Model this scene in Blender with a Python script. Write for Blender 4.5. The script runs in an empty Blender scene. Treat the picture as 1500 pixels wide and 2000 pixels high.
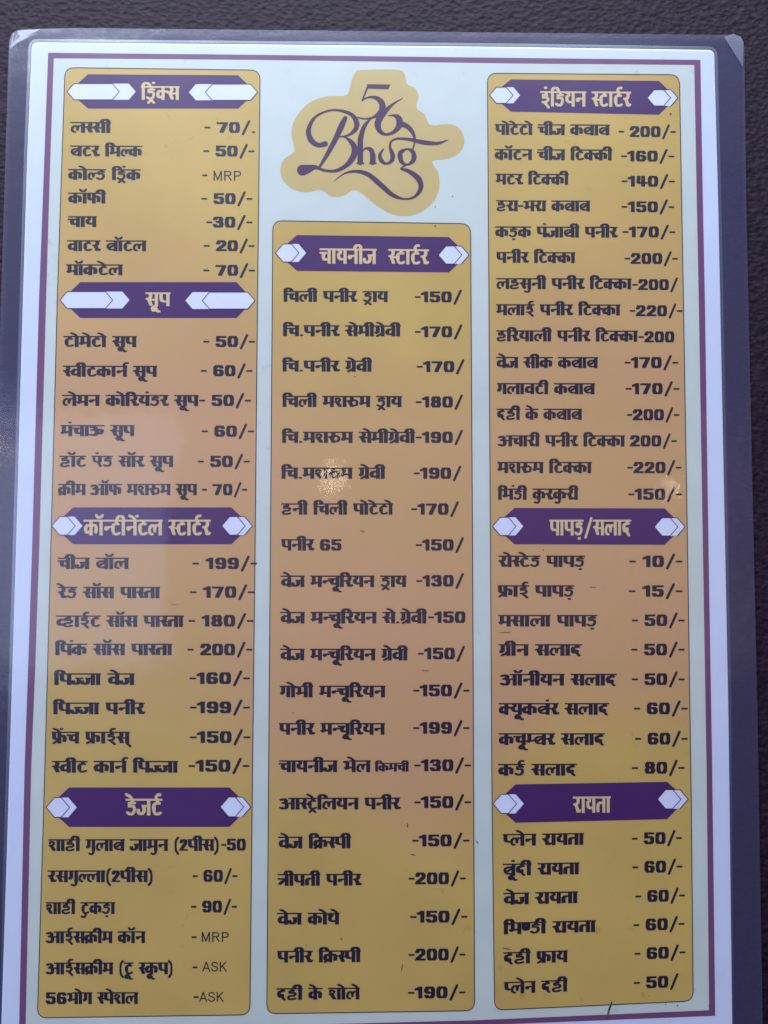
import bpy, math, random
from mathutils import Vector, Matrix, Euler
from mathutils.geometry import delaunay_2d_cdt
random.seed(7)
SC = bpy.context.scene
COL = SC.collection
PI = math.pi

# ------------------------------------------------------------------ camera
CAM_H = 0.32                       # the phone is held 32 cm above the card
TILT = math.radians(2.6)
FPX = 1500.0                       # focal length in photo pixels (photo 1500 x 2000)
cam_d = bpy.data.cameras.new('camera')
cam = bpy.data.objects.new('camera', cam_d); COL.objects.link(cam)
cam.location = (0, 0, CAM_H); cam.rotation_euler = (TILT, 0, 0)
cam_d.sensor_fit = 'VERTICAL'; cam_d.sensor_height = 36; cam_d.lens = 36 * FPX / 2000
cam_d.clip_start = 0.01; cam_d.clip_end = 50
SC.camera = cam
CAM_R = Euler((TILT, 0, 0)).to_matrix()

# ------------------------------------------------------------------ world and lamps (a dim room by a window)
W = bpy.data.worlds.new('World'); SC.world = W; W.use_nodes = True
W.node_tree.nodes['Background'].inputs[0].default_value = (0.50, 0.58, 0.95, 1)
W.node_tree.nodes['Background'].inputs[1].default_value = 0.06
def area(name, loc, aim, sx, sy, power, color):
    d = bpy.data.lights.new(name, 'AREA'); d.shape = 'RECTANGLE'; d.size = sx; d.size_y = sy
    d.energy = power; d.color = color
    o = bpy.data.objects.new(name, d); COL.objects.link(o)
    o.location = loc; o.rotation_euler = (Vector(aim) - Vector(loc)).to_track_quat('-Z', 'Y').to_euler()
    return o
area('window_light', (-0.10, 0.80, 0.46), (0, 0.11, 0), 1.1, 0.36, 21.5, (0.76, 0.86, 1.0))
area('side_window_light', (-1.05, 0.0, 1.10), (0, 0, 0), 0.6, 1.4, 10.0, (0.52, 0.66, 1.0))
area('pink_fill_light', (0.0, 0.02, 1.45), (0, 0, 0), 1.7, 0.55, 2.6, (1.0, 0.66, 0.64))  # added pink fill overhead, tints the film's reflection across the middle
SC.view_settings.view_transform = 'Standard'
SC.view_settings.look = 'None'
SC.view_settings.exposure = 0.0
SC.view_settings.gamma = 1.0
SC.render.engine = 'CYCLES'
SC.cycles.max_bounces = 8
SC.cycles.transparent_max_bounces = 16

# ------------------------------------------------------------------ the card's gently bent surface
def sheet_z(x, y):
    z = 0.0010 + 0.00035 * math.sin(14 * x + 9 * y + 0.6) + 0.0003 * math.sin(17 * y - 6 * x)
    c = max(0.0, (x - 0.02) / 0.13) * max(0.0, (-y - 0.09) / 0.12)      # the lower right corner lifts
    return z + 0.0022 * c * c
def ray(px, py):
    return CAM_R @ Vector(((px - 750) / FPX, (1000 - py) / FPX, -1.0))
def on_card(px, py, lift=0.0):
    d = ray(px, py); z = 0.001
    for _ in range(4):
        t = (z - CAM_H) / d.z
        z = sheet_z(d.x * t, d.y * t) + lift
    t = (z - CAM_H) / d.z
    return (d.x * t, d.y * t, z)
def at_height(px, py, z):
    d = ray(px, py); t = (z - CAM_H) / d.z
    return Vector((d.x * t, d.y * t, z))

# small warm bulbs whose images glint in the laminate
def bulb(name, px, py, z, power, r, color):
    p = Vector(on_card(px, py, 0.0003)); c = Vector((0, 0, CAM_H))
    d = p - c; k = (z - p.z) / (c.z - p.z)
    d2 = bpy.data.lights.new(name, 'POINT'); d2.energy = power; d2.shadow_soft_size = r; d2.color = color
    o = bpy.data.objects.new(name, d2); COL.objects.link(o)
    o.location = (p.x + d.x * k, p.y + d.y * k, z)
bulb('ceiling_bulb', 651, 948, 1.9, 0.5, 0.016, (1.0, 0.80, 0.55))
bulb('ceiling_bulb', 1322, 962, 1.9, 0.5, 0.014, (1.0, 0.86, 0.75))
bulb('ceiling_bulb', 4, 872, 1.9, 0.5, 0.016, (1.0, 0.78, 0.55))

# ------------------------------------------------------------------ materials
def mat(name, color, rough=0.6, var=0.06, scale=60.0, grain=0.0, spec=0.3, dirt=0.0):
    m = bpy.data.materials.new(name); m.use_nodes = True
    nt = m.node_tree; N = nt.nodes; L = nt.links
    b = N['Principled BSDF']; b.inputs['Roughness'].default_value = rough
    b.inputs['Specular IOR Level'].default_value = spec
    tc = N.new('ShaderNodeTexCoord')
    n = N.new('ShaderNodeTexNoise'); n.inputs['Scale'].default_value = scale; n.inputs['Detail'].default_value = 6
    L.new(tc.outputs['Object'], n.inputs['Vector'])
    r = N.new('ShaderNodeValToRGB')
    r.color_ramp.elements[0].position = 0.3; r.color_ramp.elements[1].position = 0.7
    r.color_ramp.elements[0].color = tuple(c * (1 - var) for c in color) + (1,)
    r.color_ramp.elements[1].color = tuple(min(1, c * (1 + var)) for c in color) + (1,)
    L.new(n.outputs['Fac'], r.inputs['Fac'])
    out = r.outputs['Color']
    if dirt > 0:                                            # grime specks and smears worn into the sheet
        n2 = N.new('ShaderNodeTexNoise'); n2.inputs['Scale'].default_value = 190; n2.inputs['Detail'].default_value = 3
        n3 = N.new('ShaderNodeTexNoise'); n3.inputs['Scale'].default_value = 14; n3.inputs['Detail'].default_value = 4
        L.new(tc.outputs['Object'], n2.inputs['Vector']); L.new(tc.outputs['Object'], n3.inputs['Vector'])
        m1 = N.new('ShaderNodeMapRange'); m1.inputs[1].default_value = 0.64; m1.inputs[2].default_value = 0.78
        m2 = N.new('ShaderNodeMapRange'); m2.inputs[1].default_value = 0.50; m2.inputs[2].default_value = 0.66
        L.new(n2.outputs['Fac'], m1.inputs[0]); L.new(n3.outputs['Fac'], m2.inputs[0])
        mu = N.new('ShaderNodeMath'); mu.operation = 'MULTIPLY'
        L.new(m1.outputs[0], mu.inputs[0]); L.new(m2.outputs[0], mu.inputs[1])
        mu2 = N.new('ShaderNodeMath'); mu2.operation = 'MULTIPLY'; mu2.inputs[1].default_value = dirt
        L.new(mu.outputs[0], mu2.inputs[0])
        mx = N.new('ShaderNodeMixRGB'); mx.inputs['Color2'].default_value = (0.10, 0.07, 0.04, 1)
        L.new(mu2.outputs[0], mx.inputs['Fac']); L.new(out, mx.inputs['Color1']); out = mx.outputs['Color']
    L.new(out, b.inputs['Base Color'])
    return m
M_PAPER = mat('white_paper', (0.70, 0.77, 0.94), var=0.02, dirt=0.3)
M_TINT = mat('pale_blue_green_print', (0.65, 0.72, 0.68), var=0.03, dirt=0.45)
M_GOLD = mat('gold_print', (0.64, 0.450, 0.130), var=0.09, scale=17, dirt=0.5)
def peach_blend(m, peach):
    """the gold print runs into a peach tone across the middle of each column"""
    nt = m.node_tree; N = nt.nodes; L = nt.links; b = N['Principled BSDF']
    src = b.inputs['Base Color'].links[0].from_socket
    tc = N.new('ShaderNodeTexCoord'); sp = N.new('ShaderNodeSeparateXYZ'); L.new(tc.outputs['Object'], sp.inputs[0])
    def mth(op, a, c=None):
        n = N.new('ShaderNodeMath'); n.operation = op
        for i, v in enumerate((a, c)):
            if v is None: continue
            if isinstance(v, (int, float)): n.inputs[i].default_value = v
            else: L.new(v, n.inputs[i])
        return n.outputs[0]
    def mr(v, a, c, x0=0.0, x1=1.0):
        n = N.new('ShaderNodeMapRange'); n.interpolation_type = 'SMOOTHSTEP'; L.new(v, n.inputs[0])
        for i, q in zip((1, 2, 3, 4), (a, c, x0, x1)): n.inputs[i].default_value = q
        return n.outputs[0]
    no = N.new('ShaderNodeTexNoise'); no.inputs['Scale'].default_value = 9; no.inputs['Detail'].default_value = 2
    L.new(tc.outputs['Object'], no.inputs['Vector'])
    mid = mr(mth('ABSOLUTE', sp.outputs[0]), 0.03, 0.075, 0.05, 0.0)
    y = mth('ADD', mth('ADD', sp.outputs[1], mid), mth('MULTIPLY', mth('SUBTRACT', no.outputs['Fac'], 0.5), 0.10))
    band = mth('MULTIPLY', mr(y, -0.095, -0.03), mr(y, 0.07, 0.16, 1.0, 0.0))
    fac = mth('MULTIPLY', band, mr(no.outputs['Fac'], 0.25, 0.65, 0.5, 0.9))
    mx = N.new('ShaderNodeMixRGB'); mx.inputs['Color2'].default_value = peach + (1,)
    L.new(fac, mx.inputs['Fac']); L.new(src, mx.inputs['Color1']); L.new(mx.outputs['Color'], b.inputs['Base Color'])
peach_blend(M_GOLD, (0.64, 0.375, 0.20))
M_HEADGOLD = mat('pale_gold_print', (0.74, 0.58, 0.32), var=0.03)
M_PURPLE = mat('purple_print', (0.070, 0.014, 0.14), var=0.05)
M_FRAME = mat('mauve_print', (0.20, 0.075, 0.18), var=0.06)
M_PLUM = mat('plum_print', (0.065, 0.014, 0.080), var=0.04)
M_INK = mat('navy_ink', (0.012, 0.008, 0.034), var=0.1)
M_LINE = mat('outline_ink', (0.02, 0.015, 0.05), var=0.1)
M_WHITE = mat('white_print', (0.76, 0.80, 0.97), var=0.02)
M_STAIN = mat('brown_stain', (0.10, 0.07, 0.045), var=0.4, scale=300)

def film_mat(name, milk, milk_col, gloss_gain, rough, haze):
    m = bpy.data.materials.new(name); m.use_nodes = True
    nt = m.node_tree; N = nt.nodes; L = nt.links
    for n in list(N): N.remove(n)
    out = N.new('ShaderNodeOutputMaterial')
    tc = N.new('ShaderNodeTexCoord')
    # wrinkles of the laminate: broad waves, small dents and fine scratches
    n1 = N.new('ShaderNodeTexNoise'); n1.inputs['Scale'].default_value = 26; n1.inputs['Detail'].default_value = 3
    n2 = N.new('ShaderNodeTexNoise'); n2.inputs['Scale'].default_value = 170; n2.inputs['Detail'].default_value = 3
    mp = N.new('ShaderNodeMapping'); mp.inputs['Scale'].default_value = (1, 9, 1); mp.inputs['Rotation'].default_value = (0, 0, 0.15)
    n3 = N.new('ShaderNodeTexNoise'); n3.inputs['Scale'].default_value = 120; n3.inputs['Detail'].default_value = 5
    L.new(tc.outputs['Object'], n1.inputs['Vector']); L.new(tc.outputs['Object'], n2.inputs['Vector'])
    L.new(tc.outputs['Object'], mp.inputs['Vector']); L.new(mp.outputs[0], n3.inputs['Vector'])
    b1 = N.new('ShaderNodeBump'); b1.inputs['Strength'].default_value = 1; b1.inputs['Distance'].default_value = 0.0004
    b2 = N.new('ShaderNodeBump'); b2.inputs['Strength'].default_value = 1; b2.inputs['Distance'].default_value = 0.000010
    b3 = N.new('ShaderNodeBump'); b3.inputs['Strength'].default_value = 1; b3.inputs['Distance'].default_value = 0.000008
    L.new(n1.outputs['Fac'], b1.inputs['Height']); L.new(n2.outputs['Fac'], b2.inputs['Height']); L.new(n3.outputs['Fac'], b3.inputs['Height'])
    L.new(b1.outputs[0], b2.inputs['Normal']); L.new(b2.outputs[0], b3.inputs['Normal'])
    tr = N.new('ShaderNodeBsdfTransparent'); tr.inputs[0].default_value = (0.98, 0.98, 1, 1)
    di = N.new('ShaderNodeBsdfDiffuse'); di.inputs[0].default_value = milk_col + (1,)
    g1 = N.new('ShaderNodeBsdfGlossy'); g1.inputs['Roughness'].default_value = rough
    g2 = N.new('ShaderNodeBsdfGlossy'); g2.inputs['Roughness'].default_value = 0.42
    L.new(b3.outputs[0], g1.inputs['Normal']); L.new(b1.outputs[0], g2.inputs['Normal'])
    # greasy smudges: more of the broad lobe in uneven patches
    n4 = N.new('ShaderNodeTexNoise'); n4.inputs['Scale'].default_value = 16; n4.inputs['Detail'].default_value = 5
    L.new(tc.outputs['Object'], n4.inputs['Vector'])
    mr = N.new('ShaderNodeMapRange'); mr.inputs[1].default_value = 0.3; mr.inputs[2].default_value = 0.7
    mr.inputs[3].default_value = haze * 0.75; mr.inputs[4].default_value = haze * 1.25
    L.new(n4.outputs['Fac'], mr.inputs[0])
    gm = N.new('ShaderNodeMixShader')
    gm.inputs[0].default_value = 0.6
    fr = N.new('ShaderNodeFresnel'); fr.inputs[0].default_value = 1.5
    ml = N.new('ShaderNodeMath'); ml.operation = 'MULTIPLY'; ml.inputs[1].default_value = gloss_gain
    L.new(fr.outputs[0], ml.inputs[0])
    m1 = N.new('ShaderNodeMixShader'); m1.inputs[0].default_value = milk
    L.new(tr.outputs[0], m1.inputs[1]); L.new(di.outputs[0], m1.inputs[2])
    m2 = N.new('ShaderNodeMixShader'); L.new(mr.outputs[0], m2.inputs[0])
    L.new(m1.outputs[0], m2.inputs[1]); L.new(g2.outputs[0], m2.inputs[2])
    m3 = N.new('ShaderNodeMixShader'); L.new(ml.outputs[0], m3.inputs[0])
    L.new(m2.outputs[0], m3.inputs[1]); L.new(g1.outputs[0], m3.inputs[2])
    L.new(m3.outputs[0], out.inputs[0])
    return m
M_FILM = film_mat('clear_laminate', 0.0, (0.8, 0.8, 0.8), 0.5, 0.07, 0.026)
M_RIM = film_mat('cloudy_laminate_rim', 0.14, (0.19, 0.18, 0.42), 0.8, 0.14, 0.025)
M_FOLD = film_mat('frayed_shine_laminate', 0.14, (0.35, 0.40, 0.75), 0.9, 0.2, 0.12)  # pale tone for frayed film and for the painted shine of the bent corner
M_SEAL = film_mat('laminate_seal', 0.10, (0.25, 0.32, 0.75), 0.8, 0.2, 0.10)

def leather():
    m = bpy.data.materials.new('dark_grained_cover'); m.use_nodes = True
    nt = m.node_tree; N = nt.nodes; L = nt.links; b = N['Principled BSDF']
    b.inputs['Roughness'].default_value = 0.6; b.inputs['Specular IOR Level'].default_value = 0.15
    tc = N.new('ShaderNodeTexCoord')
    mp = N.new('ShaderNodeMapping'); mp.inputs['Scale'].default_value = (0.85, 1.25, 1); mp.inputs['Rotation'].default_value = (0, 0, 0.3)
    L.new(tc.outputs['Object'], mp.inputs['Vector'])
    n = N.new('ShaderNodeTexNoise'); n.inputs['Scale'].default_value = 360; n.inputs['Detail'].default_value = 5; n.inputs['Distortion'].default_value = 0.6
    v = N.new('ShaderNodeTexVoronoi'); v.inputs['Scale'].default_value = 420
    L.new(mp.outputs[0], n.inputs['Vector']); L.new(mp.outputs[0], v.inputs['Vector'])
    ad = N.new('ShaderNodeMath'); ad.operation = 'ADD'
    L.new(n.outputs['Fac'], ad.inputs[0]); L.new(v.outputs['Distance'], ad.inputs[1])
    bp = N.new('ShaderNodeBump'); bp.inputs['Strength'].default_value = 1.0; bp.inputs['Distance'].default_value = 0.00032
    L.new(ad.outputs[0], bp.inputs['Height']); L.new(bp.outputs[0], b.inputs['Normal'])
    r = N.new('ShaderNodeValToRGB'); r.color_ramp.elements[0].position = 0.4; r.color_ramp.elements[1].position = 0.65
    r.color_ramp.elements[0].color = (0.009, 0.0035, 0.009, 1); r.color_ramp.elements[1].color = (0.022, 0.010, 0.023, 1)
    L.new(n.outputs['Fac'], r.inputs['Fac']); L.new(r.outputs[0], b.inputs['Base Color'])
    return m

# ------------------------------------------------------------------ mesh helpers
def link(name, me, parent=None, label=None):
    o = bpy.data.objects.new(name, me); COL.objects.link(o)
    if parent: o.parent = parent
    if label: o['label'] = label
    return o
def area2(p):
    return sum(p[i][0] * p[(i + 1) % len(p)][1] - p[(i + 1) % len(p)][0] * p[i][1] for i in range(len(p))) / 2
def hull(pts):
    pts = sorted(set((round(a, 4), round(b, 4)) for a, b in pts))
    if len(pts) < 3: return pts
    def half(P):
        h = []
        for p in P:
            while len(h) > 1 and (h[-1][0]-h[-2][0])*(p[1]-h[-2][1]) - (h[-1][1]-h[-2][1])*(p[0]-h[-2][0]) <= 1e-9: h.pop()
            h.append(p)
        return h[:-1]
    return half(pts) + half(pts[::-1])
def densify(p, step=14.0):
    """cut long edges so that a printed sheet follows the bent card"""
    out = []
    for a, b in zip(p, p[1:] + p[:1]):
        n = max(1, math.ceil(math.hypot(b[0] - a[0], b[1] - a[1]) / step))
        out += [(a[0] + (b[0] - a[0]) * k / n, a[1] + (b[1] - a[1]) * k / n) for k in range(n)]
    return out
def flat_mesh(name, polys, lift, material, parent, label=None, grid=None, holes=None):
    """union of pixel-space polygons laid as ONE printed sheet on the bent card"""
    V = []; F = []
    for p in polys:
        if len(p) < 3: continue
        if area2(p) < 0: p = p[::-1]
        p = densify(p)
        F.append(list(range(len(V), len(V) + len(p)))); V += [Vector((a, b)) for a, b in p]
    extra = []
    if grid:
        xs = [v.x for v in V]; ys = [v.y for v in V]
        x = math.ceil(min(xs) / grid) * grid
        while x < max(xs):
            y = math.ceil(min(ys) / grid) * grid
            while y < max(ys):
                extra.append(Vector((x, y))); y += grid
            x += grid
    nh = 0; HF = []
    for p in (holes or []):
        if area2(p) < 0: p = p[::-1]
        p = densify(p)
        HF.append(list(range(len(V), len(V) + len(p)))); V += [Vector((a, b)) for a, b in p]
    base = len(F)
    V2, E2, F2, ov, oe, of = delaunay_2d_cdt(V + extra, [], F + HF, 1, 1e-4, True)
    faces = []
    for f, o in zip(F2, of):
        if not o: continue
        if any(k >= base for k in o): continue
        faces.append(tuple(reversed(f)))
    me = bpy.data.meshes.new(name)
    used = sorted({i for f in faces for i in f}); remap = {k: i for i, k in enumerate(used)}
    me.from_pydata([on_card(V2[k].x, V2[k].y, lift) for k in used], [], [tuple(remap[i] for i in f) for f in faces])
    me.materials.append(material); me.update()
    return link(name, me, parent, label)
def smooth(P, n=5, closed=False):
    """Catmull-Rom through points of any dimension"""
    if len(P) < 3: return P
    out = []; m = len(P)
    rng = range(m if closed else m - 1)
    for i in rng:
        if closed: a, b, c, d = P[i-1], P[i], P[(i+1) % m], P[(i+2) % m]
        else: a, b, c, d = P[max(i-1, 0)], P[i], P[i+1], P[min(i+2, m-1)]
        for k in range(n):
            t = k / n
            out.append(tuple(0.5*((2*q)+(-p+r)*t+(2*p-5*q+4*r-s)*t*t+(-p+3*q-3*r+s)*t**3) for p, q, r, s in zip(a, b, c, d)))
    if not closed: out.append(P[-1])
    return out
def ring_from(P, r, n=5):
    """outline with rounded corners: P a list of (x, y, rounded?)"""
    out = []; m = len(P)
    for i in range(m):
        x, y, k = P[i]
        if not k: out.append((x, y)); continue
        a = Vector(P[i-1][:2]); c = Vector(P[(i+1) % m][:2]); b = Vector((x, y))
        u = (a - b).normalized() * r; v = (c - b).normalized() * r
        for j in range(n + 1):
            t = j / n
            p = (b + u) * (1-t)**2 + b * 2*t*(1-t) + (b + v) * t*t
            out.append((p.x, p.y))
    return out
def offset_path(P, w, closed=True):
    """thin line along a path as small quads"""
    out = []; m = len(P)
    for i in range(m if closed else m - 1):
        out.append(hull([(P[j % m][0] + dx, P[j % m][1] + dy) for j in (i, i+1) for dx, dy in
                         ((-w, 0), (w, 0), (0, -w), (0, w), (-w*.7, -w*.7), (w*.7, w*.7), (-w*.7, w*.7), (w*.7, -w*.7))]))
    return out

# ------------------------------------------------------------------ lettering drawn with a broad flat pen
# glyph: (advance, anchor x of the stem, headline span or None, [strokes]); heights 0 (foot) .. 100 (top of the headline)
# a stroke is 'x,y x,y ...'; '~' = smooth curve; '@x,y,r' = a round blob; '^' = thin pen
ST = lambda x: '%g,93 %g,7' % (x, x)
G = {
 'प': (80, 65, 1, ['~18,93 18,52 24,38 38,33 65,33', ST(65)]),
 'न': (80, 65, 1, ['65,50 26,50', '@20,42,15', ST(65)]),
 'म': (84, 69, 1, ['24,93 24,32', '14,32 69,38', '@18,28,13', ST(69)]),
 'भ': (88, 73, (40, 88), ['~10,84 22,88 28,72 28,30', '16,34 73,38', '@20,28,12', ST(73)]),
 'स': (90, 75, 1, ['~32,93 36,72 28,54 12,50', '22,48 38,10', '34,44 75,44', ST(75)]),
 'र': (60, 36, 1, ['~36,93 40,72 32,54 13,50', '22,50 38,14', '~34,12 44,9 52,16']),
 'ल': (103, 88, 1, ['_~32,8 16,16 13,38 26,60 44,56 50,26', '_~50,34 56,58 72,62 88,60', ST(88)]),
 'व': (78, 63, 1, ['~63,58 34,62 18,44 22,24 38,18 63,26', ST(63)]),
 'ब': (88, 73, 1, ['_~73,65 38,67 15,52 15,32 34,15 73,18', '^24,30 62,54', ST(73)]),
 'क': (104, 52, 1, ['~52,58 28,62 14,44 18,24 30,18 52,28', '~52,56 72,64 88,50 86,20', ST(52)]),
 'फ': (104, 52, 1, ['~16,93 16,50 22,38 34,34 52,34', '~52,56 72,64 88,50 86,20', ST(52)]),
 'ज': (96, 81, 1, ['81,54 44,54', '~48,54 50,26 34,10 14,16 10,32', ST(81)]),
 'च': (84, 69, 1, ['10,68 44,68', '~34,66 26,46 36,26 69,30', ST(69)]),
 'य': (80, 65, 1, ['_~14,93 32,82 32,70 16,62', '~18,60 19,40 36,28 65,32', ST(65)]),
 'थ': (84, 69, (46, 84), ['~14,80 24,92 34,80 24,66 18,50 24,32 44,26 69,32', ST(69)]),
 'ग': (76, 61, 1, ['25,93 25,38', '@17,32,14', ST(61)]),
 'ट': (74, 42, 1, ['44,93 44,74', '_~58,70 34,70 19,58 17,36 28,13 46,8 64,16', '21,50 21,34']),
 'ड': (74, 42, 1, ['44,93 44,74', '_60,72 23,72 23,52', '_~23,52 50,53 59,36 50,15 30,8 12,18']),
 'ड़': (74, 42, 1, ['44,93 44,74', '_60,72 23,72 23,52', '_~23,52 50,53 59,36 50,15 30,8 12,18', '^38,-18 46,-18']),
 'इ': (74, 42, 1, ['44,93 44,74', '_50,73 22,73 22,56', '_~22,55 50,56 58,43 46,29 20,28', '_~32,24 50,8 62,-6']),
 'द': (74, 44, 1, ['44,93 44,76', '_56,74 38,74', '~42,73 22,66 17,46 24,28 42,26', '_~42,30 48,38 40,42', '_42,22 58,2']),
 'ह': (82, 46, 1, ['46,93 46,75', '_50,73 23,73 23,56', '_~23,55 58,56 65,44 52,33 38,33', '_~38,34 17,28 14,13 34,5 66,13']),
 'त': (78, 63, 1, ['~63,56 34,58 18,44 18,10', ST(63)]),
 'त्र': (80, 65, 1, ['65,56 12,56', '52,52 16,16', ST(65)]),
 'श': (94, 79, 1, ['_~14,60 17,75 35,75 45,61 34,47 12,43', '24,42 45,9', ST(79)]),
 'ण्': (54, 40, 1, ['~16,93 16,46 30,32 44,46 44,93']),
 'अ': (108, 93, (60, 108), ['~10,80 30,88 44,74 38,58 24,52', '~26,52 44,50 50,34 44,14 26,8 8,16', '44,50 93,50', ST(93)]),
 'ए': (78, 40, 1, ['_16,93 16,60', '_~16,60 24,46 42,44 52,46', '60,93 60,46', '_46,46 64,6']),
 'ऊ': (108, 44, 1, ['18,78 42,78', '~42,78 48,66 36,54 22,52', '~26,52 50,52 54,30 42,10 12,14', '~52,42 70,58 92,46 80,22']),
 'रू': (92, 40, 1, ['~36,93 40,72 32,54 13,50', '22,50 40,8', '_~36,48 58,60 78,46 74,20 60,14']),
 'ा': (36, 19, 1, [ST(19)]),
 'ि': (34, 17, 1, [ST(17), '~17,93 18,112 36,123 56,116 64,98']),
 'ी': (36, 19, 1, [ST(19), '~19,93 18,112 2,123 -18,117 -26,98']),
 'ल्': (62, 50, 1, ['_~30,8 15,16 12,38 24,60 40,56 45,28', '_~45,34 52,56 70,60']),
 'स्': (50, 36, 1, ['~32,93 36,72 28,54 12,50', '22,48 38,10', '34,44 56,44']),
 'न्': (46, 20, 1, ['54,50 26,50', '@20,42,15']),
 'प्': (48, 20, 1, ['~18,93 18,52 24,38 38,33 54,33']),
 'म्': (52, 24, 1, ['24,93 24,32', '14,32 60,37', '@18,28,13']),
 'ज्': (58, 44, 1, ['64,54 40,54', '~46,54 48,26 34,10 14,16 10,32']),
 'व्': (46, 30, 1, ['~54,58 34,62 18,44 22,24 38,18 54,26']),
 'ब्': (46, 30, 1, ['~54,58 34,62 18,44 22,24 38,18 54,26', '^26,28 48,50']),
 'क्': (80, 52, 1, ['~52,58 28,62 14,44 18,24 30,18 52,28', '~52,54 66,60 86,54', ST(52)]),
 'ट्': (74, 42, 1, ['44,93 44,74', '_~58,70 34,70 19,58 17,36 28,13 46,8 66,18', '21,50 21,34']),
 'च्': (50, 34, 1, ['10,68 44,68', '~34,66 26,46 36,26 58,30']),
 '-': (46, 0, 0, ['^8,48 37,48']),
 '/': (78, 0, 0, ['^18,-12 64,108']),
 '.': (34, 0, 0, ['^15,9 21,9']),
 '(': (44, 0, 0, ['^~36,112 18,80 18,10 36,-24']),
 ')': (44, 0, 0, ['^~8,112 26,80 26,10 8,-24']),
 '२': (66, 0, 0, ['~17,72 24,90 44,91 52,76 44,56 20,20', '15,9 54,9']),
 ' ': (44, 0, 0, []),
}
DIG = {
 '0': ['#20,72 30,91 64,91 74,72 74,28 64,9 30,9 20,28 20,72'],
 '1': ['44,91 44,9', '16,76 44,88'],
 '2': ['20,70 30,91 62,91 74,76 70,56 26,20', '18,9 76,9'],
 '3': ['18,76 30,91 62,91 72,74 62,53 40,53', '62,51 74,34 66,10 30,9 18,24'],
 '4': ['24,91 20,40 24,34 80,34', '60,91 60,9'],
 '5': ['74,91 22,91 22,56', '22,58 62,60 74,46 74,22 62,9 30,9 18,24'],
 '6': ['72,78 62,91 32,91 20,74 20,26 32,9 62,9 74,26 74,40 62,53 24,53'],
 '7': ['16,89 74,89 40,9'],
 '8': ['22,72 32,91 62,91 72,72 62,53 32,53 22,72', '20,30 32,53 62,53 74,30 64,9 30,9 20,30'],
 '9': ['22,22 32,9 62,9 74,26 74,74 62,91 32,91 20,74 20,60 32,47 70,47'],
}
for k, s in DIG.items():
    G[k] = (64 if k == '1' else 88, 0, 0, ['=' + ' '.join('%g,%s' % (float(c.split(',')[0]) * 0.93, c.split(',')[1]) for c in q.lstrip('#').split()) for q in s])
LAT = {
 'M': (90, ['14,0 14,100', '14,100 45,6', '45,6 76,100', '76,100 76,0']),
 'R': (82, ['14,0 14,100', '~14,94 54,94 66,78 58,56 14,52', '42,52 70,0']),
 'P': (76, ['14,0 14,100', '~14,94 54,94 66,74 54,50 14,48']),
 'A': (80, ['6,0 40,100', '40,100 74,0', '18,32 62,32']),
 'S': (78, ['~66,76 54,94 26,94 12,76 24,58 54,46 68,28 54,6 22,6 10,28']),
 'K': (78, ['14,0 14,100', '68,100 14,38', '32,58 72,0']),
}
for k, (a, s) in LAT.items(): G[k] = (a + 4, 0, 0, ['+' + q for q in s])

def strokes_to_polys(strokes, ox, pen, hl=0):
    out = []
    for s in strokes:
        w, h = pen
        kind = ''
        while s[0] in '~^@=+_': kind += s[0]; s = s[1:]
        if '^' in kind: w, h = 17, 16
        if '_' in kind: w, h = 19, 14
        if '=' in kind: w, h = 30, 18
        if '+' in kind: w, h = 12, 12
        P = [tuple(float(v) for v in q.split(',')) for q in s.split()]
        if hl and '@' not in kind: P = [(x, y + (3.0 * math.sin(PI * (y - 18) / 70.0) if 18 < y < 88 else 0)) for x, y in P]
        if '@' in kind:
            x, y, r = P[0]; y += 3 if hl else 0
            out.append([(ox + x + r * 1.15 * math.cos(a * PI / 5), y + r * math.sin(a * PI / 5)) for a in range(10)]); continue
        if '~' in kind: P = smooth(P, 4)
        if '+' in kind: nib = [(w/2*math.cos(a*PI/4), h/2*math.sin(a*PI/4)) for a in range(8)]
        else:
            c = 3.5
            nib = [(-w/2, -h/2+c), (-w/2+c, -h/2), (w/2-c, -h/2), (w/2, -h/2+c), (w/2, h/2-c), (w/2-c, h/2), (-w/2+c, h/2), (-w/2, h/2-c)]
            if kind == '' and abs(P[0][0] - P[-1][0]) < 0.01:
                nib = [(-w/2, -h/2), (w/2, -h/2), (w/2, h/2), (-w/2, h/2)]
        for a, b in zip(P, P[1:]):
            out.append(hull([(ox + p[0] + n[0], p[1] + n[1]) for p in (a, b) for n in nib]))
    return out

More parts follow.
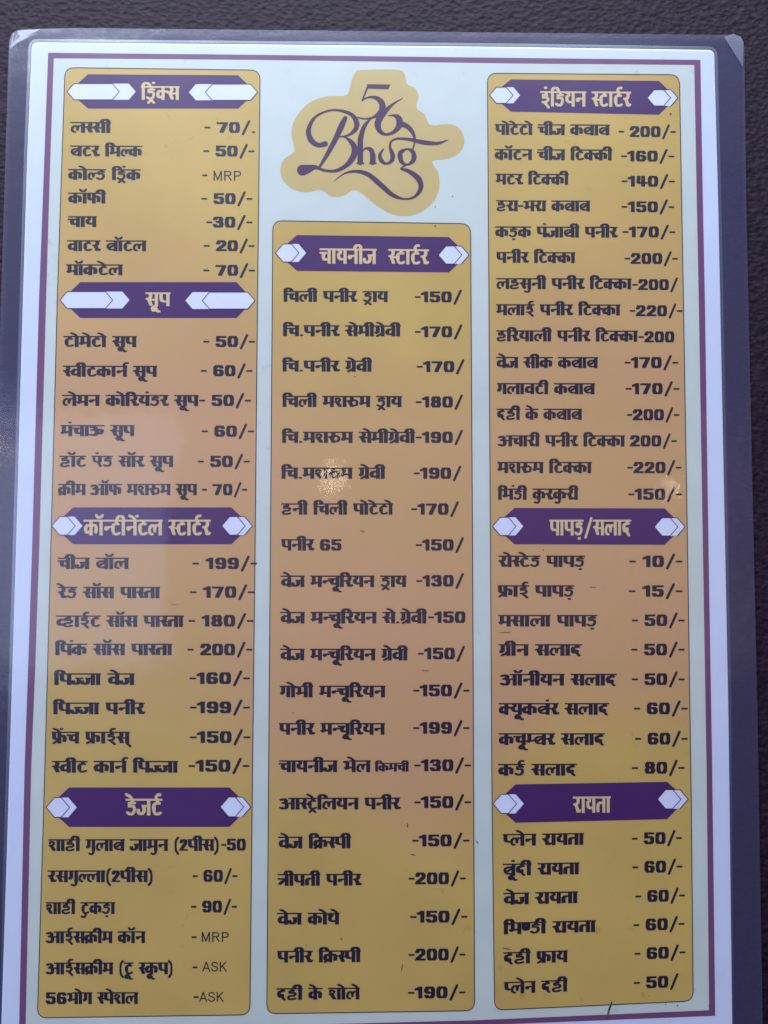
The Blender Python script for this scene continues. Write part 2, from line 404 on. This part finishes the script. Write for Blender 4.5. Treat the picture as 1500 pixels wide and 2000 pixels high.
CONS = set('कखगघचछजझटठडढणतथदधनपफबभमयरलवशषसह') | {'ड़'}
def shape(text):
    """reorder and join a Hindi string into glyph placements"""
    t = text.replace('ड\u093c', 'ड़'); toks = []
    i = 0
    while i < len(t):
        if t[i] == 'ड' and t[i:i+2] == 'ड़': toks.append('ड़'); i += 2
        else: toks.append(t[i]); i += 1
    out = []   # (glyph or mark, kind)
    i = 0
    while i < len(toks):
        c = toks[i]
        if c in CONS:
            cons = [c]; i += 1
            while i + 1 < len(toks) and toks[i] == '्' and toks[i+1] in CONS:
                cons.append(toks[i+1]); i += 2
            halant = i < len(toks) and toks[i] == '्'
            if halant: i += 1
            ms = []
            while i < len(toks) and toks[i] in 'ािीुूेोॉं': ms.append(toks[i]); i += 1
            reph = cons[0] == 'र' and len(cons) > 1
            if reph: cons = cons[1:]
            if 'ि' in ms: out.append(('ि', 'g'))
            rak = cons[-1] == 'र' and len(cons) > 1
            if rak: cons = cons[:-1]
            for k in cons[:-1]: out.append((k + '्', 'g'))
            b = cons[-1]
            if rak and b == 'त': b = 'त्र'; rak = False
            if b == 'र' and 'ू' in ms: b = 'रू'; ms.remove('ू')
            out.append((b, 'g'))
            if rak: out.append(('CARET' if b in 'टड' else 'RAK', 'm'))
            if halant: out.append(('HAL', 'm'))
            for m_ in ('ु', 'ू'):
                if m_ in ms: out.append((m_, 'm'))
            if 'ा' in ms: out.append(('ा', 'g'))
            if 'ी' in ms: out.append(('ी', 'g'))
            if 'े' in ms: out.append(('े', 'm'))
            if 'ो' in ms: out += [('ा', 'g'), ('े', 'm')]
            if 'ॉ' in ms: out += [('ा', 'g'), ('CH', 'm')]
            if reph: out.append(('REPH', 'm'))
            if 'ं' in ms: out.append(('ंl' if ('ि' in ms or 'े' in ms or 'ी' in ms) else 'ं', 'm'))
        else:
            i += 1
            nx = toks[i] if i < len(toks) else ''
            if c == 'आ': out += [('अ', 'g'), ('ा', 'g')]
            elif c == 'ऑ': out += [('अ', 'g'), ('ा', 'g'), ('CH', 'm')]
            elif c == 'ई': out += [('इ', 'g'), ('REPH', 'm')]
            else: out.append((c, 'g'))
            if nx == 'ं': out.append(('ं', 'm')); i += 1
    return out
def marks(k, s):
    f = lambda st: st
    if k == 'े': return ['_~%g,97 %g,110 %g,119 %g,125' % (s, s-10, s-24, s-38)]
    if k == 'CH': return ['^%g,127 %g,114 %g,114 %g,127' % (s-34, s-24, s-2, s+10)]
    if k == 'ं': return ['^%g,122 %g,122' % (s-6, s+2)]
    if k == 'ंl': return ['^%g,123 %g,123' % (s+11, s+18)]
    if k == 'REPH': return ['^~%g,94 %g,108 %g,122 %g,124' % (s+2, s-8, s+4, s+20)]
    if k == 'RAK': return ['_%g,30 %g,3' % (s-2, s-40)]
    if k == 'CARET': return ['^%g,0 %g,-20' % (s-2, s-22), '^%g,0 %g,-20' % (s-2, s+18)]
    if k == 'HAL': return ['^%g,0 %g,-24' % (s-2, s+22)]
    if k == 'ु': return ['_~%g,6 %g,-14 %g,-27 %g,-20' % (s, s-1, s-16, s-32)]
    if k == 'ू': return ['_~%g,4 %g,-4 %g,-18 %g,-32 %g,-26' % (s+2, s-20, s-30, s-20, s-6), '_~%g,-12 %g,-16 %g,-36 %g,-38' % (s-20, s-2, s+8, s+20)]
def text_polys(text, pen=(28.5, 14), track=0):
    x = 0.0; polys = []; lastx = 0; anchor = 0; head = []
    for g, kind in shape(text):
        if kind == 'g':
            adv, s, hl, st = G[g]
            polys += strokes_to_polys(st, x, pen, hl)
            if hl:
                a, b = (0, adv) if hl == 1 else hl
                a, b = x + a, x + b
                if head and abs(head[-1][1] - a) < 1: head[-1][1] = b
                else: head.append([a, b])
            anchor = x + s; x += adv + (track if hl else 0)
        else:
            polys += strokes_to_polys(marks(g, anchor), 0, pen)
    for a, b in head: polys.append([(a - 1, 88), (b + 3, 88), (b + 3, 100), (a - 1, 100)])
    return polys, x
def slope(px, py):
    if py < 1000: return 0.007 * (1 - py / 1000) + (0.006 if 520 < px < 930 and py < 560 else 0)
    k = max(0.0, (py - 1450) / 500)
    if px > 940: return -0.040 * min(k, 1.1)
    if px > 500: return -0.008 * k
    return -0.002 * k
def write(name, text, x0, x1, ytop, h, material, parent, lift, label=None, pen=(28.5, 14)):
    polys, w = text_polys(text, pen)
    xs = [p[0] for q in polys for p in q]; lo, hi = min(xs), max(xs)
    kx = (x1 - x0) / (hi - lo); ky = h / 100.0; sl = slope(x0, ytop)
    P = [[(x0 + (a - lo) * kx, ytop + (100 - b) * ky + sl * (a - lo) * kx) for a, b in q] for q in polys]
    return flat_mesh(name, P, lift, material, parent, label)

# ------------------------------------------------------------------ the surface under the card
def table():
    me = bpy.data.meshes.new('tabletop')
    n = 60; V = []; F = []
    for j in range(n + 1):
        for i in range(n + 1):
            x = -0.6 + 1.2 * i / n; y = -0.7 + 1.4 * j / n
            V.append((x, y, -0.0004 + 0.0002 * math.sin(23 * x + 3) * math.sin(19 * y)))
    for j in range(n):
        for i in range(n):
            a = j * (n + 1) + i; F.append((a, a + 1, a + n + 2, a + n + 1))
    me.from_pydata(V, [], F); me.materials.append(leather()); me.update()
    for p in me.polygons: p.use_smooth = True
    o = link('tabletop', me); o['kind'] = 'structure'
    return o
table()

# ------------------------------------------------------------------ the laminated menu
card = bpy.data.objects.new('laminated_menu', None); COL.objects.link(card)
card['label'] = 'laminated menu with three gold columns of dishes and prices on a dark surface'
card['category'] = 'menu'

PAPER = [(62, 82), (600, 87), (1000, 91), (1395, 97), (1403, 400), (1413, 900), (1423, 1400), (1431, 2070), (0, 2075), (12, 1700), (24, 1300), (33, 1000), (41, 700), (53, 300)]
FILM = [(18, 57), (150, 54), (540, 58), (1000, 63), (1454, 68), (1458, 400), (1469, 900), (1480, 1400), (1492, 2120), (-45, 2120), (-30, 1500), (-8, 900), (4, 500)]
paper_ring = ring_from([(x, y, i in (0, 3)) for i, (x, y) in enumerate(PAPER)], 12)
film_ring = ring_from([(x, y, i in (0, 4)) for i, (x, y) in enumerate(FILM)], 26)
LP = 0.0; L1 = 0.00004; L2 = 0.00008; L3 = 0.00012; L4 = 0.00016; L5 = 0.00020; LF = 0.00034
paper = flat_mesh('paper_sheet', [paper_ring], LP, M_PAPER, card, 'white printed sheet sealed inside the laminate', grid=25)

OUT = [(94, 103), (500, 107), (1000, 113), (1368, 117), (1373, 400), (1377, 600), (1384, 1080), (1391, 1500), (1397, 1984), (920, 2003), (500, 2014), (37, 2018), (48, 1500), (55, 1300), (63, 1060), (76, 590), (85, 350)]
INN = [(105, 114), (500, 117), (1000, 124), (1356, 127), (1361, 400), (1365, 600), (1373, 1080), (1380, 1500), (1385, 1973), (920, 1993), (500, 2004), (50, 2008), (61, 1500), (69, 1300), (77, 1060), (90, 590), (97, 350)]
flat_mesh('tinted_ground', [INN], L1, M_TINT, card, 'pale blue-green printed ground behind the columns', grid=25)
flat_mesh('border_frame', [OUT], L1, M_FRAME, card, 'mauve frame line printed round the menu', grid=25, holes=[INN])

def panel(left, right, label):
    """left / right: x,y points from top to bottom"""
    pts = [(left[0][0], left[0][1], 1)] + [(right[0][0], right[0][1], 1)] + [(x, y, 0) for x, y in right[1:-1]] + \
          [(right[-1][0], right[-1][1], 1), (left[-1][0], left[-1][1], 1)] + [(x, y, 0) for x, y in left[-2:0:-1]]
    ring = ring_from(pts, 19)
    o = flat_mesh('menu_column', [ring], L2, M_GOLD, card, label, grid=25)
    flat_mesh('outline', offset_path(ring, 0.85), L3, M_LINE, o)
    return o
col_l = panel([(127, 132), (112, 580), (99, 1080), (87, 1520), (73, 1988)], [(508, 137), (503, 580), (498, 1080), (493, 1520), (488, 1982)],
              'left gold column listing drinks, soups, continental starters and desserts')
col_m = panel([(533, 431), (528, 1080), (521, 1980)], [(919, 437), (923, 1080), (927, 1974)],
              'middle gold column listing Chinese starters')
col_r = panel([(952, 143), (955, 580), (958, 1080), (961, 1560), (966, 1973)], [(1327, 146), (1335, 600), (1343, 1080), (1350, 1560), (1354, 1955)],
              'right gold column listing Indian starters, papad, salads and raita')

def header(par, tl, tr, yt, yb, cx, text, tx, th, long=None, second=None):
    """tl/tr tips; yt,yb: (left,right) top and bottom; cx: corner x's; chevron widths"""
    (xl, yl), (xr, yr) = tl, tr
    P = [(cx[0], yt[0]), (cx[1], yt[1]), (xr - 3, yr), (cx[1], yb[1]), (cx[0], yb[0]), (xl + 3, yl)]
    flat_mesh('heading_banner', [P], L3, M_PURPLE, par, grid=25)
    hh = (yb[0] - yt[0]) * (0.25 if long is None else 0.235)
    cw = hh * 0.86
    def hexa(x0, x1, yc): return [(x0, yc), (x0 + cw, yc - hh), (x1 - cw, yc - hh), (x1, yc), (x1 - cw, yc + hh), (x0 + cw, yc + hh)]
    fw = 46 if long is None else long; sh = 14 if long is None else second
    for side in (0, 1):
        if side == 0:
            front = hexa(xl, xl + fw, yl); back = hexa(xl + sh, xl + fw + sh, yl)
        elif long is None:
            front = hexa(xr - fw - sh, xr - sh, yr); back = hexa(xr - fw, xr, yr)
        else:
            front = hexa(xr - fw, xr, yr); back = hexa(xr - fw - sh, xr - sh, yr)
        o_all = [front, back]
        flat_mesh('chevron', o_all, L4, M_WHITE, par)
        flat_mesh('chevron_outline', offset_path(front, 0.75) + (offset_path(back, 0.75)[1:4] if side and long is None else []), L5, M_LINE, par)
    write('heading', text, tx[0], tx[1], tx[2], th, M_HEADGOLD, par, L4, 'pale gold heading reading ' + text, pen=(23, 13))
header(col_l, (131, 179), (503, 180), (145, 147), (212, 212), (172, 465), 'ड्रिंक्स', (275, 351, 168), 27, 102, 32)
header(col_l, (117, 586), (498, 587), (551, 551), (621, 621), (157, 462), 'सूप', (284, 333, 571), 27, 103, 33)
header(col_l, (101, 1027), (493, 1027), (991, 991), (1063, 1063), (143, 452), 'कॉन्टीनेंटल स्टार्टर', (163, 412, 1015), 31)
header(col_l, (90, 1577), (490, 1576), (1538, 1538), (1615, 1615), (135, 448), 'डेजर्ट', (244, 317, 1560), 33)
header(col_m, (538, 494), (916, 498), (459, 463), (529, 532), (580, 877), 'चायनीज  स्टार्टर', (624, 838, 485), 30)
header(col_r, (956, 186), (1324, 191), (155, 158), (218, 224), (998, 1287), 'इंडियन स्टार्टर', (1055, 1233, 178), 30)
header(col_r, (962, 1028), (1338, 1029), (992, 993), (1063, 1064), (1005, 1298), 'पापड़/सलाद', (1073, 1233, 1015), 31)
header(col_r, (963, 1570), (1344, 1561), (1532, 1527), (1607, 1600), (1007, 1303), 'रायता', (1119, 1193, 1556), 32)

# (dish, x0, x1, headline y, price text, price x0, x1, digit top y)
LEFT = [
 ('लस्सी', 137, 217, 238, '- 70/.', 399, 498, 238), ('बटर मिल्क', 137, 278, 284, '- 50/-', 397, 497, 284),
 ('कोल्ड ड्रिंक', 133, 275, 330, 'MRP', 417, 471, 334, 395, 340), ('कॉफी', 133, 207, 376, '- 50/-', 393, 493, 377),
 ('चाय', 132, 189, 422, '-30/-', 403, 493, 423), ('वाटर बॉटल', 131, 286, 469, '- 20/-', 398, 497, 469),
 ('मॉकटेल', 129, 240, 516, '- 70/-', 397, 498, 517), ('टोमेटो सूप', 124, 267, 656, '- 50/-', 397, 498, 656),
 ('स्वीट्कार्न सूप', 123, 307, 714, '- 60/-', 392, 493, 713), ('लेमन कोरियंडर सूप', 121, 388, 771, '- 50/-', 389, 490, 771),
 ('मंचाऊ सूप', 118, 263, 830, '- 60/-', 394, 496, 831), ('हॉट एंड सॉर सूप', 116, 339, 890, '- 50/-', 386, 488, 890),
 ('क्रीम ऑफ मशरूम सूप', 113, 385, 945, '- 70/-', 394, 483, 945),
 ('चीज बॉल', 112, 252, 1089, '- 199/-', 376, 502, 1089), ('रेड सॉस पास्ता', 110, 313, 1146, '- 170/-', 371, 497, 1145),
 ('व्हाईट सॉस पास्ता', 109, 359, 1202, '- 180/-', 368, 495, 1201), ('पिंक सॉस पास्ता', 107, 337, 1257, '- 200/-', 366, 493, 1257),
 ('पिज्जा वेज', 105, 263, 1315, '-160/-', 370, 488, 1313), ('पिज्जा पनीर', 103, 284, 1372, '-199/-', 371, 488, 1370),
 ('फ्रेंच फ्राईस्', 101, 257, 1429, '-150/-', 371, 489, 1428), ('स्वीट कार्न पिज्जा', 101, 348, 1486, '-150/-', 368, 487, 1484),
 ('शाही गुलाब जामुन (२पीस)', 94, 427, 1639, '-50', 432, 480, 1638), ('रसगुल्ला(२पीस)', 93, 298, 1700, '- 60/-', 376, 464, 1699),
 ('शाही टुकड़ा', 89, 225, 1762, '- 90/-', 373, 463, 1759), ('आईसक्रीम कॉन', 89, 284, 1819, 'MRP', 394, 447, 1821, 374, 1828),
 ('आईसक्रीम (टू स्कूप)', 89, 337, 1880, 'ASK', 395, 443, 1879, 376, 1887), ('56भोग स्पेशल', 89, 270, 1938, 'ASK', 389, 437, 1938, 378, 1945)]
MID = [
 ('चिली पनीर ड्राय', 553, 758, 568, '-150/', 810, 902, 569), ('चि.पनीर सेमीग्रेवी', 552, 783, 635, '-170/', 810, 903, 637),
 ('चि.पनीर ग्रेवी', 551, 727, 704, '-170/', 814, 907, 705), ('चिली मशरूम ड्राय', 551, 785, 773, '-180/', 812, 904, 774),
 ('चि.मशरूम सेमीग्रेवी', 550, 811, 843, '-190/', 812, 904, 843), ('चि.मशरूम ग्रेवी', 549, 753, 913, '-190/', 808, 901, 913),
 ('हनी चिली पोटेटो', 549, 768, 983, '-170/', 803, 896, 983), ('पनीर 65', 549, 667, 1053, '-150/', 812, 906, 1053),
 ('वेज मन्चूरियन ड्राय', 548, 794, 1124, '-130/', 813, 906, 1123), ('वेज मन्चूरियन से.ग्रेवी', 547, 834, 1195, '-150', 836, 909, 1194),
 ('वेज मन्चूरियन ग्रेवी', 547, 797, 1267, '-150/', 816, 908, 1265), ('गोभी मन्चूरियन', 546, 753, 1339, '-150/-', 807, 917, 1337),
 ('पनीर मन्चूरियन', 545, 752, 1412, '-199/-', 807, 917, 1410), ('चायनीज भेल', 544, 724, 1485, '-130/-', 809, 920, 1483),
 ('आस्ट्रेलियन पनीर', 545, 783, 1558, '-150/-', 809, 920, 1555), ('वेज क्रिस्पी', 543, 686, 1634, '-150/-', 805, 917, 1630),
 ('त्रीपती पनीर', 542, 707, 1707, '-200/-', 798, 910, 1704), ('वेज कोथे', 541, 663, 1783, '-150/-', 801, 913, 1779),
 ('पनीर क्रिस्पी', 541, 705, 1857, '-200/-', 798, 909, 1853), ('दही के शोले', 540, 703, 1930, '-190/-', 797, 909, 1927)]
RIGHT = [
 ('पोटेटो चीज कबाब', 967, 1191, 242, '- 200/-', 1208, 1320, 246), ('कॉटन चीज टिक्की', 966, 1196, 291, '-160/-', 1213, 1317, 294),
 ('मटर टिक्की', 968, 1111, 339, '-140/-', 1214, 1318, 343), ('हरा-भरा कबाब', 969, 1153, 391, '-150/-', 1214, 1317, 393),
 ('कड़क पंजाबी पनीर', 967, 1207, 442, '-170/-', 1216, 1319, 442), ('पनीर टिक्का', 969, 1124, 492, '-200/-', 1220, 1324, 494),
 ('लहसुनी पनीर टिक्का', 969, 1234, 543, '-200/', 1235, 1324, 545), ('मलाई पनीर टिक्का', 969, 1212, 594, '-220/-', 1230, 1333, 596),
 ('हरियाली पनीर टिक्का', 969, 1246, 645, '-200', 1247, 1317, 647), ('वेज सीक कबाब', 969, 1168, 697, '-170/-', 1220, 1325, 697),
 ('गलावटी कबाब', 970, 1162, 748, '-170/-', 1222, 1327, 748), ('दही के कबाब', 970, 1137, 798, '-200/-', 1224, 1327, 799),
 ('अचारी पनीर टिक्का', 972, 1221, 850, '200/-', 1230, 1322, 850), ('मशरूम टिक्का', 971, 1156, 902, '-220/-', 1225, 1331, 902),
 ('भिंडी कुरकुरी', 972, 1130, 954, '-150/-', 1227, 1332, 954),
 ('रोस्टेड पापड़', 973, 1143, 1085, '- 10/-', 1229, 1333, 1085), ('फ्राई पापड़', 972, 1122, 1143, '- 15/-', 1228, 1333, 1143),
 ('मसाला पापड़', 973, 1167, 1201, '- 50/-', 1234, 1337, 1200), ('ग्रीन सलाद', 974, 1137, 1258, '- 50/-', 1233, 1337, 1257),
 ('ऑनीयन सलाद', 976, 1205, 1316, '- 50/-', 1234, 1337, 1315), ('क्यूकबंर सलाद', 974, 1190, 1373, '- 60/-', 1238, 1343, 1372),
 ('कचूम्बर सलाद', 974, 1182, 1432, '- 60/-', 1240, 1343, 1431), ('कर्ड सलाद', 973, 1127, 1492, '- 80/-', 1234, 1337, 1488),
 ('प्लेन रायता', 982, 1141, 1629, '- 50/-', 1234, 1332, 1626), ('बूंदी रायता', 982, 1132, 1687, '- 60/-', 1235, 1333, 1682),
 ('वेज रायता', 983, 1129, 1744, '- 60/-', 1241, 1338, 1739), ('भिण्डी रायता', 983, 1164, 1802, '- 60/-', 1237, 1337, 1795),
 ('दही फ्राय', 983, 1109, 1860, '- 60/-', 1239, 1339, 1851), ('प्लेन दही', 984, 1109, 1918, '- 50/', 1238, 1325, 1908)]
for par, rows in ((col_l, LEFT), (col_m, MID), (col_r, RIGHT)):
    for r in rows:
        h = 21.3 + 2.0 * min(1, max(0, (r[3] - 500) / 1000))
        write('dish_name', r[0], r[1], r[2], r[3], h, M_INK, par, L3, 'dark lettering reading ' + r[0].replace('२', '2'))
        if r[4] in ('MRP', 'ASK'):
            write('price', r[4], r[5], r[6], r[7], 18, M_INK, par, L3, 'thin dark lettering reading ' + r[4])
            write('dash', '-', r[8], r[8] + 10, r[9] - 9, 22, M_INK, par, L3)
        else:
            write('price', r[4], r[5], r[6], r[7], h, M_INK, par, L3, 'dark price reading ' + r[4])
write('dish_name', 'किमची', 732, 799, 1490, 17, M_INK, col_m, L3, 'smaller dark lettering reading किमची')

# ------------------------------------------------------------------ the emblem
def z5(P): return [(500 + p[0] / 3.0, 100 + p[1] / 3.0) + tuple(q / 3.0 for q in p[2:]) for p in P]
PATCH = [(615, 110), (830, 108), (872, 140), (885, 192), (930, 215), (953, 262), (940, 332), (988, 370), (1022, 432), (1120, 426), (1185, 446), (1220, 510), (1210, 570), (1170, 610), (1110, 632), (1032, 645), (1068, 715), (1074, 800), (1040, 880), (970, 940), (885, 966), (800, 955), (715, 910), (640, 850), (575, 812), (520, 842), (445, 852), (378, 812), (300, 826), (220, 810), (158, 755), (142, 690), (165, 630), (225, 585), (208, 500), (215, 430), (260, 350), (330, 292), (430, 262), (532, 256), (560, 170), (585, 122)]
patch = flat_mesh('emblem_patch', [smooth(z5(PATCH), 3, True)], L2, mat('emblem_gold_print', (0.62, 0.48, 0.19), var=0.03), card, 'cloud-shaped gold patch at the top centre', grid=25)
def brush(P, n=5):
    P = smooth(z5(P), n); out = []
    for a, b in zip(P, P[1:]):
        c = []
        for x, y, w in (a, b):
            r = max(w, 1.0) / 2
            c += [(x + r * math.cos(k * PI / 5), y + r * math.sin(k * PI / 5)) for k in range(10)]
        out.append(hull(c))
    return out
E = []
E.append(z5([(650, 193), (788, 195), (775, 223), (652, 219)]))
E += brush([(655, 208, 12), (622, 290, 9)], 2)
E += brush([(622, 288, 8), (660, 270, 12), (705, 274, 24), (738, 305, 36), (735, 350, 34), (690, 386, 16), (640, 396, 10), (596, 388, 8)])
E += brush([(858, 277, 5), (805, 308, 14), (755, 355, 30), (715, 415, 40), (724, 466, 28), (765, 488, 16), (815, 468, 24), (842, 425, 40), (832, 388, 32), (805, 376, 14), (778, 378, 7)])
E += brush([(845, 425, 34), (885, 440, 30), (920, 480, 22), (930, 530, 12), (916, 582, 8)])
E += brush([(405, 543, 34), (365, 550, 28), (322, 520, 34), (308, 460, 28), (345, 388, 16), (420, 350, 12), (490, 347, 15), (560, 372, 24), (590, 420, 32), (580, 462, 26), (540, 492, 13), (490, 502, 8)])
E += brush([(523, 392, 26), (500, 440, 36), (468, 510, 32), (420, 600, 26), (368, 685, 12)])
E += brush([(272, 697, 66), (310, 688, 48), (350, 680, 24), (400, 698, 16), (470, 700, 20), (540, 660, 30), (578, 595, 38), (568, 545, 32), (530, 508, 13), (500, 500, 8)])
E += brush([(672, 395, 9), (635, 440, 24), (613, 510, 32), (611, 580, 33), (611, 652, 33)])
E += brush([(612, 596, 10), (642, 570, 13), (672, 577, 26), (684, 610, 32), (684, 652, 32)])
E.append(z5([(590, 652), (634, 652), (634, 662), (590, 662)])); E.append(z5([(662, 652), (707, 652), (707, 662), (662, 662)]))
E += brush([(748, 572, 7), (726, 608, 20), (736, 643, 24), (766, 659, 14), (796, 640, 24), (800, 606, 28), (786, 566, 16), (792, 530, 12), (830, 512, 14), (905, 518, 20), (985, 535, 28), (1062, 540, 20), (1125, 520, 5)])
E += brush([(885, 572, 10), (850, 590, 26), (844, 615, 30), (855, 650, 24), (885, 665, 12), (918, 645, 26), (926, 615, 30), (915, 585, 24), (885, 572, 10)])
E += brush([(886, 664, 10), (850, 688, 12), (892, 702, 24), (950, 745, 34), (966, 800, 28), (930, 852, 16), (870, 866, 12), (800, 842, 26), (730, 782, 32), (660, 724, 28), (590, 704, 20), (520, 716, 10), (458, 760, 4)])
flat_mesh('emblem_lettering', E, L3, M_PLUM, patch, 'plum swash lettering reading 56 Bhog')

# ------------------------------------------------------------------ stains and specks under the film
def blob(x, y, r, k=9, stretch=1.0, ang=0.0):
    ca, sa = math.cos(ang), math.sin(ang); out = []
    for i in range(k):
        q = r * random.uniform(0.6, 1.15); a = 2 * PI * i / k
        u, v = q * math.cos(a) * stretch, q * math.sin(a)
        out.append((x + u * ca - v * sa, y + u * sa + v * ca))
    return out
spots = [(573, 1392, 1.3, 1, 0), (1385, 1965, 1.5, 1, 0), (1268, 1945, 1.3, 1, 0), (884, 383, 1.3, 1, 0), (850, 404, 1.3, 1, 0), (850, 441, 1.6, 1, 0), (693, 735, 1.2, 1, 0), (1310, 222, 2.0, 1, 0), (1061, 1074, 1.4, 1, 0), (667, 1834, 1.8, 1, 0), (598, 1846, 1.2, 1, 0), (1300, 1962, 1.5, 1, 0), (1323, 1964, 1.6, 1, 0),
         (806, 1669, 1.1, 5, 0.15), (1158, 1147, 0.7, 14, 0.03), (985, 1235, 0.7, 20, -0.05), (340, 1180, 0.6, 16, 0.1), (830, 1310, 0.6, 14, 0), (708, 1037, 0.9, 7, 0.25), (796, 1612, 1.0, 5, 1.5), (932, 1645, 1.0, 4, 1.3), (990, 1853, 0.9, 12, 0.2), (785, 1890, 1.0, 7, 1.7)]
flat_mesh('stain', [blob(x, y, r, 9, s, a) for x, y, r, s, a in spots], 0.00024, M_STAIN, card, 'small brown specks and scratches on the menu')
hair = smooth([(1195, 1957, 2.4), (1192, 1966, 3.4), (1189, 1974, 4.0), (1187, 1984, 2.2), (1185, 1992, 1.2)], 4)
flat_mesh('stain', [hull([(p[0] + p[2] * .5 * math.cos(k), p[1] + p[2] * .5 * math.sin(k)) for p in (a, b) for k in range(6)]) for a, b in zip(hair, hair[1:])],
          0.00024, M_STAIN, card, 'dark scribble at the bottom edge of the menu')

# ------------------------------------------------------------------ the laminating film
flat_mesh('film_sheet', [paper_ring], LF, M_FILM, card, 'clear glossy film over the printed sheet', grid=20)
def grow(ring, d):
    out = []; m = len(ring); sg = 1 if area2(ring) > 0 else -1
    for i in range(m):
        a, b = Vector(ring[i-1]), Vector(ring[(i+1) % m]); t = (b - a)
        if t.length < 1e-6: continue
        t.normalize(); out.append((ring[i][0] + sg * t.y * d, ring[i][1] - sg * t.x * d))
    return out
flat_mesh('film_seal', [grow(paper_ring, 6)], LF - 0.0002, M_SEAL, card, 'bluish air gap in the film along the paper edge', grid=18, holes=[grow(paper_ring, 0.6)])
flat_mesh('film_fold', [[(1414, 72), (1432, 66), (1446, 71), (1452, 82), (1451, 130), (1433, 102)]], LF - 0.00015, M_FOLD, card, 'whitened bent corner of the film')  # flat patch; the bent corner's reflection is put into its pale colour
flat_mesh('film_fold', [hull([(26 + k * 8, 66 + q), (28 + k * 9, 64 + q), (20 + k * 2, 92 - k * 2 + q), (22 + k * 2, 95 - k * 2 + q)]) for k in range(6) for q in (0,)] + [[(34, 60), (80, 57), (62, 66), (40, 76)]],
          LF - 0.00015, M_FOLD, card, 'frayed whitened corner of the film')
rim = flat_mesh('film_rim', [film_ring], LF - 0.0001, M_RIM, card, 'cloudy clear film margin round the sheet', grid=18, holes=[paper_ring])
for ob in (rim,):
    for v in ob.data.vertices:
        v.co.z -= 0.0002
for ob in list(card.children):
    if ob.name.startswith('film'):
        for p in ob.data.polygons: p.use_smooth = True
